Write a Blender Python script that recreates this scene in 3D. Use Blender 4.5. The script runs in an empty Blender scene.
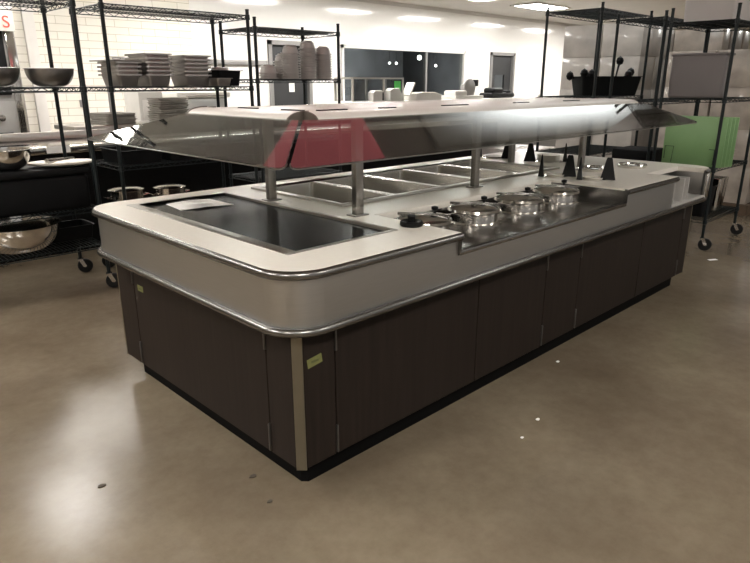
import bpy, bmesh, math, random
from mathutils import Vector, Matrix
random.seed(7)
PI = math.pi
SC = bpy.context.scene
COL = SC.collection

# ------------------------------------------------------------------ materials
def mat(name, col, rough=0.5, metal=0.0, var=0.06, scale=8.0, emis=None, es=0.0, bump=0.0, coat=0.0, spec=0.5, stretch=None, rvar=0.0):
    m = bpy.data.materials.new(name); m.use_nodes = True
    nt = m.node_tree; b = nt.nodes['Principled BSDF']
    tc = nt.nodes.new('ShaderNodeTexCoord')
    n = nt.nodes.new('ShaderNodeTexNoise'); n.inputs['Scale'].default_value = scale; n.inputs['Detail'].default_value = 4
    src = tc.outputs['Object']
    if stretch:
        mp = nt.nodes.new('ShaderNodeMapping'); mp.inputs['Scale'].default_value = stretch
        nt.links.new(src, mp.inputs[0]); src = mp.outputs[0]
    nt.links.new(src, n.inputs['Vector'])
    r = nt.nodes.new('ShaderNodeValToRGB')
    r.color_ramp.elements[0].position = 0.3; r.color_ramp.elements[1].position = 0.7
    r.color_ramp.elements[0].color = tuple(max(0, c*(1-var)) for c in col)+(1,)
    r.color_ramp.elements[1].color = tuple(min(1, c*(1+var)) for c in col)+(1,)
    nt.links.new(n.outputs['Fac'], r.inputs[0]); nt.links.new(r.outputs[0], b.inputs['Base Color'])
    b.inputs['Roughness'].default_value = rough; b.inputs['Metallic'].default_value = metal
    b.inputs['Specular IOR Level'].default_value = spec
    if coat: b.inputs['Coat Weight'].default_value = coat; b.inputs['Coat Roughness'].default_value = 0.1
    if rvar:
        mr = nt.nodes.new('ShaderNodeMapRange'); mr.inputs['To Min'].default_value = rough-rvar; mr.inputs['To Max'].default_value = rough+rvar
        nt.links.new(n.outputs['Fac'], mr.inputs[0]); nt.links.new(mr.outputs[0], b.inputs['Roughness'])
    if bump:
        bp = nt.nodes.new('ShaderNodeBump'); bp.inputs['Strength'].default_value = bump; bp.inputs['Distance'].default_value = 0.01
        nt.links.new(n.outputs['Fac'], bp.inputs['Height']); nt.links.new(bp.outputs[0], b.inputs['Normal'])
    if emis:
        b.inputs['Emission Color'].default_value = tuple(emis)+(1,); b.inputs['Emission Strength'].default_value = es
    return m

def mat_floor():
    m = bpy.data.materials.new('polished_concrete'); m.use_nodes = True
    nt = m.node_tree; b = nt.nodes['Principled BSDF']; L = nt.links.new
    tc = nt.nodes.new('ShaderNodeTexCoord')
    n1 = nt.nodes.new('ShaderNodeTexNoise'); n1.inputs['Scale'].default_value = 1.3; n1.inputs['Detail'].default_value = 3; n1.inputs['Roughness'].default_value = .5
    n2 = nt.nodes.new('ShaderNodeTexNoise'); n2.inputs['Scale'].default_value = 14; n2.inputs['Detail'].default_value = 8; n2.inputs['Roughness'].default_value = .7
    L(tc.outputs['Object'], n1.inputs['Vector']); L(tc.outputs['Object'], n2.inputs['Vector'])
    r = nt.nodes.new('ShaderNodeValToRGB')
    e = r.color_ramp.elements
    e[0].position = .28; e[0].color = (.118, .091, .063, 1)
    e[1].position = .72; e[1].color = (.212, .174, .125, 1)
    L(n1.outputs['Fac'], r.inputs[0])
    r2 = nt.nodes.new('ShaderNodeValToRGB')
    r2.color_ramp.elements[0].position = .32; r2.color_ramp.elements[0].color = (.72, .7, .68, 1)
    r2.color_ramp.elements[1].position = .62; r2.color_ramp.elements[1].color = (1, 1, 1, 1)
    L(n2.outputs['Fac'], r2.inputs[0])
    mx = nt.nodes.new('ShaderNodeMix'); mx.data_type = 'RGBA'; mx.blend_type = 'MULTIPLY'; mx.inputs['Factor'].default_value = .55
    L(r.outputs[0], mx.inputs['A']); L(r2.outputs[0], mx.inputs['B'])
    L(mx.outputs['Result'], b.inputs['Base Color'])
    b.inputs['Roughness'].default_value = .21
    b.inputs['Specular IOR Level'].default_value = .32
    bp = nt.nodes.new('ShaderNodeBump'); bp.inputs['Strength'].default_value = .08; bp.inputs['Distance'].default_value = .004
    L(n2.outputs['Fac'], bp.inputs['Height']); L(bp.outputs[0], b.inputs['Normal'])
    return m

def mat_tile():
    m = bpy.data.materials.new('cream_wall_tile'); m.use_nodes = True
    nt = m.node_tree; b = nt.nodes['Principled BSDF']; L = nt.links.new
    tc = nt.nodes.new('ShaderNodeTexCoord'); sp = nt.nodes.new('ShaderNodeSeparateXYZ'); cb = nt.nodes.new('ShaderNodeCombineXYZ')
    L(tc.outputs['Object'], sp.inputs[0]); L(sp.outputs['X'], cb.inputs['X']); L(sp.outputs['Z'], cb.inputs['Y'])
    br = nt.nodes.new('ShaderNodeTexBrick'); br.offset = 0.5
    br.inputs['Scale'].default_value = 1.0; br.inputs['Brick Width'].default_value = .40; br.inputs['Row Height'].default_value = .10
    br.inputs['Mortar Size'].default_value = .004; br.inputs['Mortar Smooth'].default_value = .3
    br.inputs['Color1'].default_value = (.83, .79, .70, 1); br.inputs['Color2'].default_value = (.86, .82, .74, 1); br.inputs['Mortar'].default_value = (.52, .47, .38, 1)
    L(cb.outputs[0], br.inputs['Vector'])
    gt = nt.nodes.new('ShaderNodeMath'); gt.operation = 'GREATER_THAN'; gt.inputs[1].default_value = 4.2; L(sp.outputs['X'], gt.inputs[0])
    pm = nt.nodes.new('ShaderNodeMix'); pm.data_type = 'RGBA'; pm.inputs['B'].default_value = (.86, .84, .80, 1)
    L(gt.outputs[0], pm.inputs['Factor']); L(br.outputs['Color'], pm.inputs['A']); L(pm.outputs['Result'], b.inputs['Base Color'])
    b.inputs['Roughness'].default_value = .10; b.inputs['Specular IOR Level'].default_value = .5
    n = nt.nodes.new('ShaderNodeTexNoise'); n.inputs['Scale'].default_value = 3.0
    L(tc.outputs['Object'], n.inputs['Vector'])
    bp = nt.nodes.new('ShaderNodeBump'); bp.inputs['Strength'].default_value = .12; bp.inputs['Distance'].default_value = .02
    L(n.outputs['Fac'], bp.inputs['Height']); L(bp.outputs[0], b.inputs['Normal'])
    return m

def mat_wood():
    m = bpy.data.materials.new('dark_walnut_laminate'); m.use_nodes = True
    nt = m.node_tree; b = nt.nodes['Principled BSDF']; L = nt.links.new
    tc = nt.nodes.new('ShaderNodeTexCoord'); mp = nt.nodes.new('ShaderNodeMapping'); mp.inputs['Scale'].default_value = (22, 22, 1.1)
    L(tc.outputs['Object'], mp.inputs[0])
    n = nt.nodes.new('ShaderNodeTexNoise'); n.inputs['Scale'].default_value = 1.6; n.inputs['Detail'].default_value = 7; n.inputs['Distortion'].default_value = .6
    L(mp.outputs[0], n.inputs['Vector'])
    r = nt.nodes.new('ShaderNodeValToRGB')
    r.color_ramp.elements[0].position = .3; r.color_ramp.elements[0].color = (.0135, .0095, .0078, 1)
    r.color_ramp.elements[1].position = .75; r.color_ramp.elements[1].color = (.021, .015, .012, 1)
    L(n.outputs['Fac'], r.inputs[0]); L(r.outputs[0], b.inputs['Base Color'])
    b.inputs['Roughness'].default_value = .5; b.inputs['Specular IOR Level'].default_value = .16
    return m

def mat_glass(name, tint, ior=1.5, rough=0.0):
    m = bpy.data.materials.new(name); m.use_nodes = True
    nt = m.node_tree; nt.nodes.clear(); L = nt.links.new
    out = nt.nodes.new('ShaderNodeOutputMaterial'); mix = nt.nodes.new('ShaderNodeMixShader')
    tr = nt.nodes.new('ShaderNodeBsdfTransparent'); gl = nt.nodes.new('ShaderNodeBsdfGlossy'); lw = nt.nodes.new('ShaderNodeLayerWeight'); pw_ = nt.nodes.new('ShaderNodeMath'); pw_.operation = 'POWER'; pw_.inputs[1].default_value = 5; fr = nt.nodes.new('ShaderNodeMath'); fr.operation = 'MULTIPLY_ADD'
    tc = nt.nodes.new('ShaderNodeTexCoord'); n = nt.nodes.new('ShaderNodeTexNoise'); n.inputs['Scale'].default_value = 2.5
    rp = nt.nodes.new('ShaderNodeValToRGB')
    rp.color_ramp.elements[0].color = tuple(c*.95 for c in tint)+(1,); rp.color_ramp.elements[1].color = tuple(min(1, c*1.03) for c in tint)+(1,)
    L(tc.outputs['Object'], n.inputs['Vector']); L(n.outputs['Fac'], rp.inputs[0]); L(rp.outputs[0], tr.inputs['Color'])
    f0 = ((ior-1)/(ior+1))**2; lw.inputs['Blend'].default_value = .5; L(lw.outputs['Facing'], pw_.inputs[0]); L(pw_.outputs[0], fr.inputs[0]); fr.inputs[1].default_value = 1-f0; fr.inputs[2].default_value = f0; gl.inputs['Roughness'].default_value = rough; gl.inputs['Color'].default_value = (1, 1, 1, 1)
    L(fr.outputs[0], mix.inputs[0]); L(tr.outputs[0], mix.inputs[1]); L(gl.outputs[0], mix.inputs[2]); L(mix.outputs[0], out.inputs[0])
    return m

def mat_translucent(name, col):
    m = mat(name, col, .4, var=.04, scale=5); nt = m.node_tree
    tl = nt.nodes.new('ShaderNodeBsdfTranslucent'); tl.inputs['Color'].default_value = tuple(col)+(1,)
    mx = nt.nodes.new('ShaderNodeMixShader'); mx.inputs[0].default_value = .5; o_ = nt.nodes['Material Output']
    nt.links.new(nt.nodes['Principled BSDF'].outputs[0], mx.inputs[1]); nt.links.new(tl.outputs[0], mx.inputs[2]); nt.links.new(mx.outputs[0], o_.inputs[0])
    return m

M = {}
M['floor'] = mat_floor(); M['tile'] = mat_tile(); M['wood'] = mat_wood()
M['ceil'] = mat('ceiling_paint', (.61, .59, .56), .7, var=.03, scale=2)
M['wallp'] = mat('plain_wall_paint', (.45, .40, .33), .6, var=.04, scale=2)
M['solid'] = mat('cream_solid_surface', (.77, .725, .66), .30, var=.02, scale=60, spec=.5)
M['steel'] = mat('brushed_steel', (.56, .54, .51), .30, 1, var=.05, scale=6, stretch=(1, 1, 40))
M['apron'] = mat('satin_steel_apron', (.47, .465, .458), .36, 1, var=.03, scale=5, stretch=(2, 2, 60))
M['trim'] = mat('polished_trim', (.20, .195, .188), .26, 1, var=.05, scale=10)
M['chrome'] = mat('bright_steel', (.72, .70, .67), .12, 1, var=.04, scale=10)
M['post'] = mat('post_steel', (.34, .325, .305), .30, 1, var=.05, scale=8, stretch=(30, 30, 1))
M['pan'] = mat('pan_steel', (.42, .40, .385), .38, 1, var=.08, scale=9)
M['panlight'] = mat('pan_insert', (.62, .60, .56), .27, 1, var=.06, scale=9)
M['hinge'] = mat('dull_hinge_steel', (.16, .155, .15), .4, 1, var=.05, scale=8)
M['wellsteel'] = mat('dark_well_steel', (.27, .26, .25), .24, 1, var=.08, scale=8)
M['crumb'] = mat('brown_crumb', (.055, .042, .03), .8, var=.2)
M['baysteel'] = mat('pale_bay_steel', (.58, .565, .545), .42, .5, var=.05)
M['cap'] = mat('dull_cap_metal', (.19, .165, .145), .42, .8, var=.05, scale=8)
M['strip'] = mat('brass_grey_strip', (.22, .195, .145), .42, .9, var=.06, scale=12)
M['black'] = mat('black_plastic', (.006, .006, .0065), .45, var=.2, scale=10, spec=.18)
M['tub'] = mat('black_tub_plastic', (.006, .0065, .007), .6, var=.2, scale=8, spec=.12)
M['kick'] = mat('black_kick', (.004, .004, .004), .6, var=.2, scale=6, spec=.05)
M['griddle'] = mat('black_glass_top', (.007, .007, .0065), .2, 0, var=.3, scale=5, spec=.022, rvar=.05)
M['wire'] = mat('dark_green_black_coating', (.009, .013, .014), .42, var=.2, scale=20, spec=.25)
M['white'] = mat('white_enamel', (.74, .71, .67), .35, var=.03, scale=6)
M['paper'] = mat('white_paper', (.92, .90, .87), .8, var=.02, scale=20)
M['sticker'] = mat('yellow_green_sticker', (.135, .14, .045), .6, var=.15, scale=60)
M['inkdark'] = mat('sticker_ink', (.08, .085, .03), .6, var=.1)
M['glass'] = mat_glass('guard_glass', (.66, .68, .67), 1.95, .03)
M['winglass'] = mat_glass('window_glass', (.55, .57, .58), 1.5)
M['grey'] = mat('grey_door_paint', (.035, .0355, .037), .45, var=.05, scale=4)
M['darkroom'] = mat('dark_room_paint', (.42, .44, .47), .8, var=.2, scale=2)
M['lframe'] = mat('light_frame_paint', (.7, .68, .65), .4, var=.03)
M['emit'] = mat('light_diffuser', (.9, .9, .88), .5, var=.01, emis=(1, .975, .935), es=40.0)
M['emit2'] = mat('added_dining_diffuser', (.9, .9, .88), .5, var=.01, emis=(1, .955, .885), es=44.0)
M['litroom'] = mat('glowing_room_wall', (.7, .68, .64), .7, emis=(1, .95, .88), es=.5)  # weak glow in the wall stands in for that room's lighting
M['emit2b'] = mat('dim_dining_diffuser', (.9, .9, .88), .5, var=.01, emis=(1, .955, .885), es=22.0)
M['lampw'] = mat('pendant_lamp_glow', (.9, .9, .9), .5, var=.01, emis=(1, .95, .85), es=30.0)
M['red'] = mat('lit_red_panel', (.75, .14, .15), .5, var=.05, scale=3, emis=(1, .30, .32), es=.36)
M['redp'] = mat('red_plastic', (.55, .09, .06), .45, var=.08, scale=10)
M['green'] = mat('green_plastic_sheet', (.22, .39, .17), .4, var=.06, scale=5)
M['greenlab'] = mat('bright_green_label', (.10, .62, .12), .5, var=.04)
M['greybin'] = mat_translucent('grey_plastic_tote', (.36, .335, .335))
M['wrap'] = mat('shrink_wrapped_cartons', (.42, .365, .315), .30, var=.25, scale=5, coat=.5, bump=.6)
M['wrap2'] = mat('pale_wrapped_cartons', (.48, .445, .41), .30, var=.18, scale=4, coat=.5, bump=.6)
M['card'] = mat('brown_carton', (.34, .24, .15), .7, var=.1, scale=6)
M['palletwood'] = mat('pallet_wood', (.10, .065, .04), .8, var=.2, scale=12)
M['clear'] = mat_translucent('cloudy_plastic', (.90, .87, .86))
M['rubber'] = mat('caster_rubber', (.010, .010, .010), .55, var=.2, spec=.2)
M['bowl'] = mat('grey_melamine', (.46, .44, .42), .4, var=.05, scale=12)
M['mach'] = mat('machine_enamel', (.58, .56, .52), .35, var=.05, scale=5)
M['machgrey'] = mat('machine_grey', (.30, .29, .28), .4, .4, var=.06, scale=5)
M['counterblack'] = mat('black_counter_front', (.006, .006, .006), .6, var=.2, scale=3, spec=.08)
M['ceramic'] = mat('cream_plate_ceramic', (.72, .68, .60), .25, var=.03)
M['tray'] = mat('fibreglass_tray', (.24, .225, .20), .5, var=.1, scale=10)

# ------------------------------------------------------------------ mesh builder
class MB:
    def __init__(s): s.bm = bmesh.new()
    def box(s, x0, x1, y0, y1, z0, z1, b=0.0, seg=2, rot=None):
        t = bmesh.new(); bmesh.ops.create_cube(t, size=1)
        for v in t.verts: v.co = Vector((x0+(v.co.x+.5)*(x1-x0), y0+(v.co.y+.5)*(y1-y0), z0+(v.co.z+.5)*(z1-z0)))
        if b > 0: bmesh.ops.bevel(t, geom=t.edges[:], offset=b, segments=seg, affect='EDGES', profile=.5)
        if rot is not None: t.transform(rot)
        s.add(t); return s
    def add(s, t, mtx=None):
        if mtx is not None: t.transform(mtx)
        me = bpy.data.meshes.new('tmp'); t.to_mesh(me); t.free(); s.bm.from_mesh(me); bpy.data.meshes.remove(me)
    def tube(s, pts, r, n=8, closed=False, cap=True):
        pts = [Vector(p) for p in pts]; N = len(pts); rings = []
        for i, p in enumerate(pts):
            if closed: d = (pts[(i+1) % N]-pts[i-1])
            elif i == 0: d = pts[1]-pts[0]
            elif i == N-1: d = pts[-1]-pts[-2]
            else: d = (pts[i+1]-pts[i]).normalized()+(pts[i]-pts[i-1]).normalized()
            d.normalize()
            up = Vector((0, 0, 1)) if abs(d.z) < .95 else Vector((1, 0, 0))
            a = d.cross(up).normalized(); c = a.cross(d).normalized()
            rr = r[i] if isinstance(r, (list, tuple)) else r
            rings.append([s.bm.verts.new(p+(a*math.cos(2*PI*k/n+PI/n)+c*math.sin(2*PI*k/n+PI/n))*rr) for k in range(n)])
        for i in range(N if closed else N-1):
            A, B = rings[i], rings[(i+1) % N]
            for k in range(n): s.bm.faces.new((A[k], A[(k+1) % n], B[(k+1) % n], B[k]))
        if not closed and cap:
            s.bm.faces.new(rings[0][::-1]); s.bm.faces.new(rings[-1])
        return s
    def lathe(s, prof, n=32, c=(0, 0, 0), mtx=None, ribs=0, amp=0.0):
        t = bmesh.new(); rings = []
        for (r, z) in prof:
            if r < 1e-6: rings.append([t.verts.new((0, 0, z))])
            else:
                rings.append([t.verts.new(((r*(1+amp*math.cos(ribs*2*PI*k/n)) if ribs else r)*math.cos(2*PI*k/n), (r*(1+amp*math.cos(ribs*2*PI*k/n)) if ribs else r)*math.sin(2*PI*k/n), z)) for k in range(n)])
        for A, B in zip(rings, rings[1:]):
            for k in range(n):
                if len(A) == 1 and len(B) == 1: continue
                if len(A) == 1: t.faces.new((A[0], B[(k+1) % n], B[k]))
                elif len(B) == 1: t.faces.new((A[k], A[(k+1) % n], B[0]))
                else: t.faces.new((A[k], A[(k+1) % n], B[(k+1) % n], B[k]))
        m = Matrix.Translation(Vector(c))
        if mtx is not None: m = m @ mtx
        s.add(t, m); return s
    def prism(s, poly, z0, z1, b=0.0, mtx=None):
        t = bmesh.new(); vs = [t.verts.new((x, y, z0)) for x, y in poly]
        f = t.faces.new(vs); bmesh.ops.recalc_face_normals(t, faces=[f])
        r = bmesh.ops.extrude_face_region(t, geom=[f])
        for v in [g for g in r['geom'] if isinstance(g, bmesh.types.BMVert)]: v.co.z = z1
        bmesh.ops.recalc_face_normals(t, faces=t.faces[:])
        if b > 0:
            ed = [e for e in t.edges if abs(e.verts[0].co.z-e.verts[1].co.z) < 1e-6]
            bmesh.ops.bevel(t, geom=ed, offset=b, segments=2, affect='EDGES', profile=.5)
        s.add(t, mtx); return s
    def ngonsolid(s, pts, thick):
        """flat polygon of 3-D points thickened along its normal"""
        t = bmesh.new(); vs = [t.verts.new(p) for p in pts]; f = t.faces.new(vs); f.normal_update(); nn = f.normal.copy()
        r = bmesh.ops.extrude_face_region(t, geom=[f])
        for v in [g for g in r['geom'] if isinstance(g, bmesh.types.BMVert)]: v.co -= nn*thick
        bmesh.ops.recalc_face_normals(t, faces=t.faces[:]); s.add(t); return s
    def pan(s, x0, x1, y0, y1, z0, z1, t=.004, taper=.012, rim=.012, cr=.02, lip=None):
        lip = t if lip is None else lip
        """an open-topped tray with tapered walls and a flat rim"""
        def rr(ix, z):
            pts = []
            r = cr
            for (cx, cy, a0) in ((x1-ix-r, y1-ix-r, 0), (x0+ix+r, y1-ix-r, PI/2), (x0+ix+r, y0+ix+r, PI), (x1-ix-r, y0+ix+r, 3*PI/2)):
                for k in range(4): a = a0+k*PI/6; pts.append(s.bm.verts.new((cx+r*math.cos(a), cy+r*math.sin(a), z)))
            return pts
        L = [rr(0, z1-lip), rr(0, z1), rr(rim, z1), rr(rim+taper*.5, z0+(z1-z0)*.4+t), rr(rim+taper, z0+t)]
        O = [rr(0, z1-lip), rr(rim-t, z1-lip), rr(rim-t+taper, z0)]
        for Q, rev in ((L, 0), (O, 1)):
            for A, B in zip(Q, Q[1:]):
                n = len(A)
                for k in range(n):
                    q = (A[k], A[(k+1) % n], B[(k+1) % n], B[k]); s.bm.faces.new(q[::-1] if rev else q)
        s.bm.faces.new(L[-1]); s.bm.faces.new(O[-1][::-1])
        return s
    def build(s, name, m, parent=None, loc=None, smooth=35, wn=False):
        bm = s.bm
        bmesh.ops.remove_doubles(bm, verts=bm.verts[:], dist=1e-6)
        bmesh.ops.recalc_face_normals(bm, faces=bm.faces[:])
        for f in bm.faces: f.smooth = True
        lim = math.radians(smooth)
        for e in bm.edges:
            e.smooth = not (len(e.link_faces) == 2 and e.calc_face_angle(0) > lim)
        if loc is not None: bm.transform(Matrix.Translation(-Vector(loc)))
        me = bpy.data.meshes.new(name); bm.to_mesh(me); bm.free()
        me.materials.append(m)
        o = bpy.data.objects.new(name, me); COL.objects.link(o)
        if wn: w = o.modifiers.new('weighted', 'WEIGHTED_NORMAL'); w.keep_sharp = True; w.weight = 90
        if loc is not None: o.location = loc
        if parent is not None:
            o.parent = parent
        return o

def tag(o, label=None, cat=None, group=None, kind=None):
    if label: o['label'] = label
    if cat: o['category'] = cat
    if group: o['group'] = group
    if kind: o['kind'] = kind
    return o
def thing(name, label, cat, loc=(0, 0, 0), group=None, rz=0.0):
    o = bpy.data.objects.new(name, None); COL.objects.link(o); o.location = loc; o.rotation_euler = (0, 0, rz); o.empty_display_size = .1
    return tag(o, label, cat, group)
def struct(o): o['kind'] = 'structure'; return o
def copy_tree(o, parent=None):
    c = o.copy(); COL.objects.link(c)
    if parent is not None: c.parent = parent
    for ch in list(o.children): copy_tree(ch, c)
    return c
def dup(o, loc, label, rz=None, group=None):
    c = copy_tree(o); c.location = loc; c['label'] = label
    if rz is not None: c.rotation_euler = (0, 0, rz)
    if group: c['group'] = group
    return c
ORD = ['first', 'second', 'third', 'fourth', 'fifth', 'sixth', 'seventh', 'eighth', 'ninth', 'tenth', 'eleventh', 'twelfth', 'thirteenth', 'fourteenth', 'fifteenth', 'sixteenth']

# ------------------------------------------------------------------ room
H = 2.98; YB = 8.0
struct(MB().box(-7, 22, -9, YB+.2, -.1, 0).build('floor', M['floor']))
struct(MB().box(-7, 22, -9, YB+3, H, H+.1).build('ceiling', M['ceil']))
# back wall with openings for the window and two doors
w = MB()
def wseg(x0, x1, z0, z1): w.box(x0, x1, YB, YB+.15, z0, z1)
wx0, wx1, wz0, wz1 = 7.30, 11.12, 1.02, 2.13
d1 = (5.62, 6.56, 2.14); d2 = (12.10, 13.12, 2.14)
wseg(-7, d1[0], 0, H); wseg(d1[0], d1[1], d1[2], H); wseg(d1[1], wx0, 0, H); wseg(wx0, wx1, 0, wz0); wseg(wx0, wx1, wz1, H)
wseg(wx1, d2[0], 0, H); wseg(d2[0], d2[1], d2[2], H); wseg(d2[1], 22, 0, H)
struct(w.build('wall_back', M['tile']))
struct(MB().box(21.8, 22, -9, YB, 0, H).build('wall_right', M['wallp']))
struct(MB().box(-7.2, -7, -9, YB, 0, H).build('wall_left', M['wallp']))
# window
wn = thing('window_1', None, None, (9.2, YB, wz0)); struct(wn)
f = MB(); ft = .06
f.box(wx0, wx1, YB-.03, YB+.1, wz1-ft, wz1).box(wx0, wx1, YB-.03, YB+.1, wz0, wz0+ft).box(wx0, wx0+ft, YB-.03, YB+.1, wz0, wz1).box(wx1-ft, wx1, YB-.03, YB+.1, wz0, wz1)
fo = f.build('window_frame', M['lframe'], None, (9.2, YB, wz0)); fo.location = (0, 0, 0); fo.parent = wn
g = MB(); g.box(wx0+ft, 9.76, YB+.02, YB+.03, wz0+ft, wz1-ft).box(9.81, wx1-ft, YB+.02, YB+.03, wz0+ft, wz1-ft)
go = g.build('window_pane', M['winglass'], None, (9.2, YB, wz0)); go.location = (0, 0, 0); go.parent = wn
mo = MB().box(9.76, 9.81, YB-.0, YB+.08, wz0+ft, wz1-ft).build('mullion', M['machgrey'], None, (9.2, YB, wz0)); mo.location = (0, 0, 0); mo.parent = wn
dr = MB(); dr.box(6.9, 11.8, YB+2.6, YB+2.7, 0, H).box(6.8, 6.9, YB+.16, YB+2.7, 0, H).box(11.8, 11.9, YB+.16, YB+2.7, 0, H).box(6.8, 11.9, YB+.16, YB+2.7, -.1, 0)
dr.box(7.6, 8.5, YB+1.8, YB+2.59, 0.001, 1.9).box(9.0, 9.6, YB+2.1, YB+2.59, 0.001, 1.75).box(10.0, 11.0, YB+1.9, YB+2.59, 0.001, 1.45)
struct(dr.build('wall_office', M['darkroom']))
for k, (px, pz, r, lab) in enumerate(((9.55, 1.86, .025, 'small pendant lamp behind the window, leftmost lit one'), (9.77, 1.86, .025, 'small pendant lamp behind the window, near the mullion'), (10.55, 2.0, .055, 'largest bright pendant lamp behind the dark window'), (11.15, 1.83, .028, 'small pendant lamp behind the window, rightmost lit one'))):
    t = thing('pendant_lamp', lab, 'lamp', (px, YB+.9, pz), 'pendant lamps in the dark room')
    MB().lathe([(0, r), (r*.7, r*.7), (r, 0), (r*.7, -r*.7), (0, -r)], 12).build('bulb', M['lampw'], t)
    MB().tube([(0, 0, r), (0, 0, H-pz)], .004, 5).build('cord', M['black'], t)
# doors
def door(nm, x0, x1, zt, lite):
    t = thing(nm, None, None, ((x0+x1)/2, YB, 0)); struct(t); c = ((x0+x1)/2)
    hw = (x1-x0)/2
    MB().box(-hw, -hw+.07, -.04, .12, 0, zt).box(hw-.07, hw, -.04, .12, 0, zt).box(-hw, hw, -.04, .12, zt-.07, zt).build('door_frame', M['machgrey'], t)
    b = MB()
    if lite is None: b.box(-hw+.075, hw-.075, .03, .075, .01, zt-.075)
    else:
        l0, l1, a0, a1 = lite
        b.box(-hw+.075, l0, .03, .075, .01, zt-.075).box(l1, hw-.075, .03, .075, .01, zt-.075).box(l0, l1, .03, .075, .01, a0).box(l0, l1, .03, .075, a1, zt-.075)
    b.build('door_leaf', M['grey'], t)
    if lite is not None:
        MB().box(l0, l1, .045, .055, a0, a1).build('door_pane', M['winglass'], t)
        MB().box(l0-.3, l1+.3, .16, .9, a0-.3, a0-.28).box(l0-.3, l1+.3, .88, .9, a0-.3, a1+.3).build('pane_recess', M['litroom'], t)
    MB().box(hw-.2, hw-.1, -.02, .03, .98, 1.06, .005).tube([(hw-.15, -.01, 1.02), (hw-.15, -.05, 1.02), (hw-.27, -.05, 1.02)], .012, 8).build('door_handle', M['chrome'], t)
door('door_1', d1[0], d1[1], d1[2], None)
dn = MB().box(-.02, .10, .022, .0295, 1.28, 1.44).build('paper_note', M['paper'], bpy.data.objects['door_1'])
door('door_2', d2[0], d2[1], d2[2], (-.24, .17, 1.0, 1.62))
# wall bumper rail and a vertical pipe
struct(MB().box(2.9, 5.58, YB-.05, YB-.005, 1.72, 1.80, .01).build('trim_1', M['machgrey']))
struct(MB().box(1.78, 1.92, YB-.06, YB-.0, 0, H, .01).build('trim_2', M['white']))
struct(MB().box(9.0-1.7, 22, YB-.02, YB, H-.07, H-.001).build('trim_3', M['ceil']))
# added lit red panel, out of frame, for the red in the guard glass
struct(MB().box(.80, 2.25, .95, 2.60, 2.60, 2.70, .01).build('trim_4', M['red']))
for k, (x, y) in enumerate(((.9, 1.05), (2.15, 1.05), (.9, 2.5), (2.15, 2.5))): struct(MB().tube([(x, y, 2.70), (x, y, H)], .006, 6).build('trim_%d' % (k+5), M['machgrey']))  # rods hanging the added red panel from the ceiling

# ceiling lights
def ceil_light(x, y, label, w_=1.2, d_=.6, m='emit', grp='recessed lights over the kitchen'):
    t = thing('ceiling_light', label, 'ceiling light', (x, y, H), grp)
    b = MB(); b.box(-w_/2-.04, w_/2+.04, -d_/2-.04, -d_/2, -.03, -.001).box(-w_/2-.04, w_/2+.04, d_/2, d_/2+.04, -.03, -.001).box(-w_/2-.04, -w_/2, -d_/2, d_/2, -.03, -.001).box(w_/2, w_/2+.04, -d_/2, d_/2, -.03, -.001)
    b.build('light_frame', M['lframe'], t)
    MB().box(-w_/2, w_/2, -d_/2, d_/2, -.02, -.002).build('diffuser', M[m], t)
    return t
ceil_light(11.45, 6.3, 'bright recessed ceiling panel above the back wall door, left of the shelf')
for x, y, lab in ((1.5, 6.3, 'bright recessed ceiling panel over the left tray stacks'), (4.0, 6.3, 'bright recessed ceiling panel over the bumper rail'), (6.5, 6.3, 'bright recessed ceiling panel over the grey door'),
               (9.1, 6.3, 'bright recessed ceiling panel over the dark window'), (14.2, 6.3, 'bright recessed ceiling panel beyond the dark door'), (16.8, 6.3, 'bright recessed ceiling panel in the far right corner'),
               (.60, 4.9, 'bright recessed ceiling panel over the left shelf unit'), (-2.2, 5.5, 'bright recessed ceiling panel at the far left'),
               (13.6, 2.9, 'bright recessed ceiling panel above the wrapped pallets'), (13.6, .2, 'bright recessed ceiling panel far right beyond the pallets')):
    ceil_light(x, y, lab, .6 if 0 < x < 1 else 1.2, m='emit2b' if (x < 2 and not 0 < x < 1) else 'emit')
for x, y, lab in ((-3.6, -1.6, 'added unseen ceiling panel left of the station'), (-1.2, -2.6, 'added unseen ceiling panel nearest the middle of the station front'), (1.6, -2.6, 'added unseen ceiling panel in front of the station'), (4.6, -2.4, 'added unseen ceiling panel right of the station'), (-3.4, .9, 'added unseen ceiling panel off the left end of the station'), (-1.9, 2.9, 'added unseen panel over the aisle between the station end and the left shelf unit')):
    ceil_light(x, y, lab, m='emit2' if x < 0 else 'emit2b', grp='added unseen lights over the dining side')  # unseen panels added to brighten the cream top, the floor and the aisle

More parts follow.
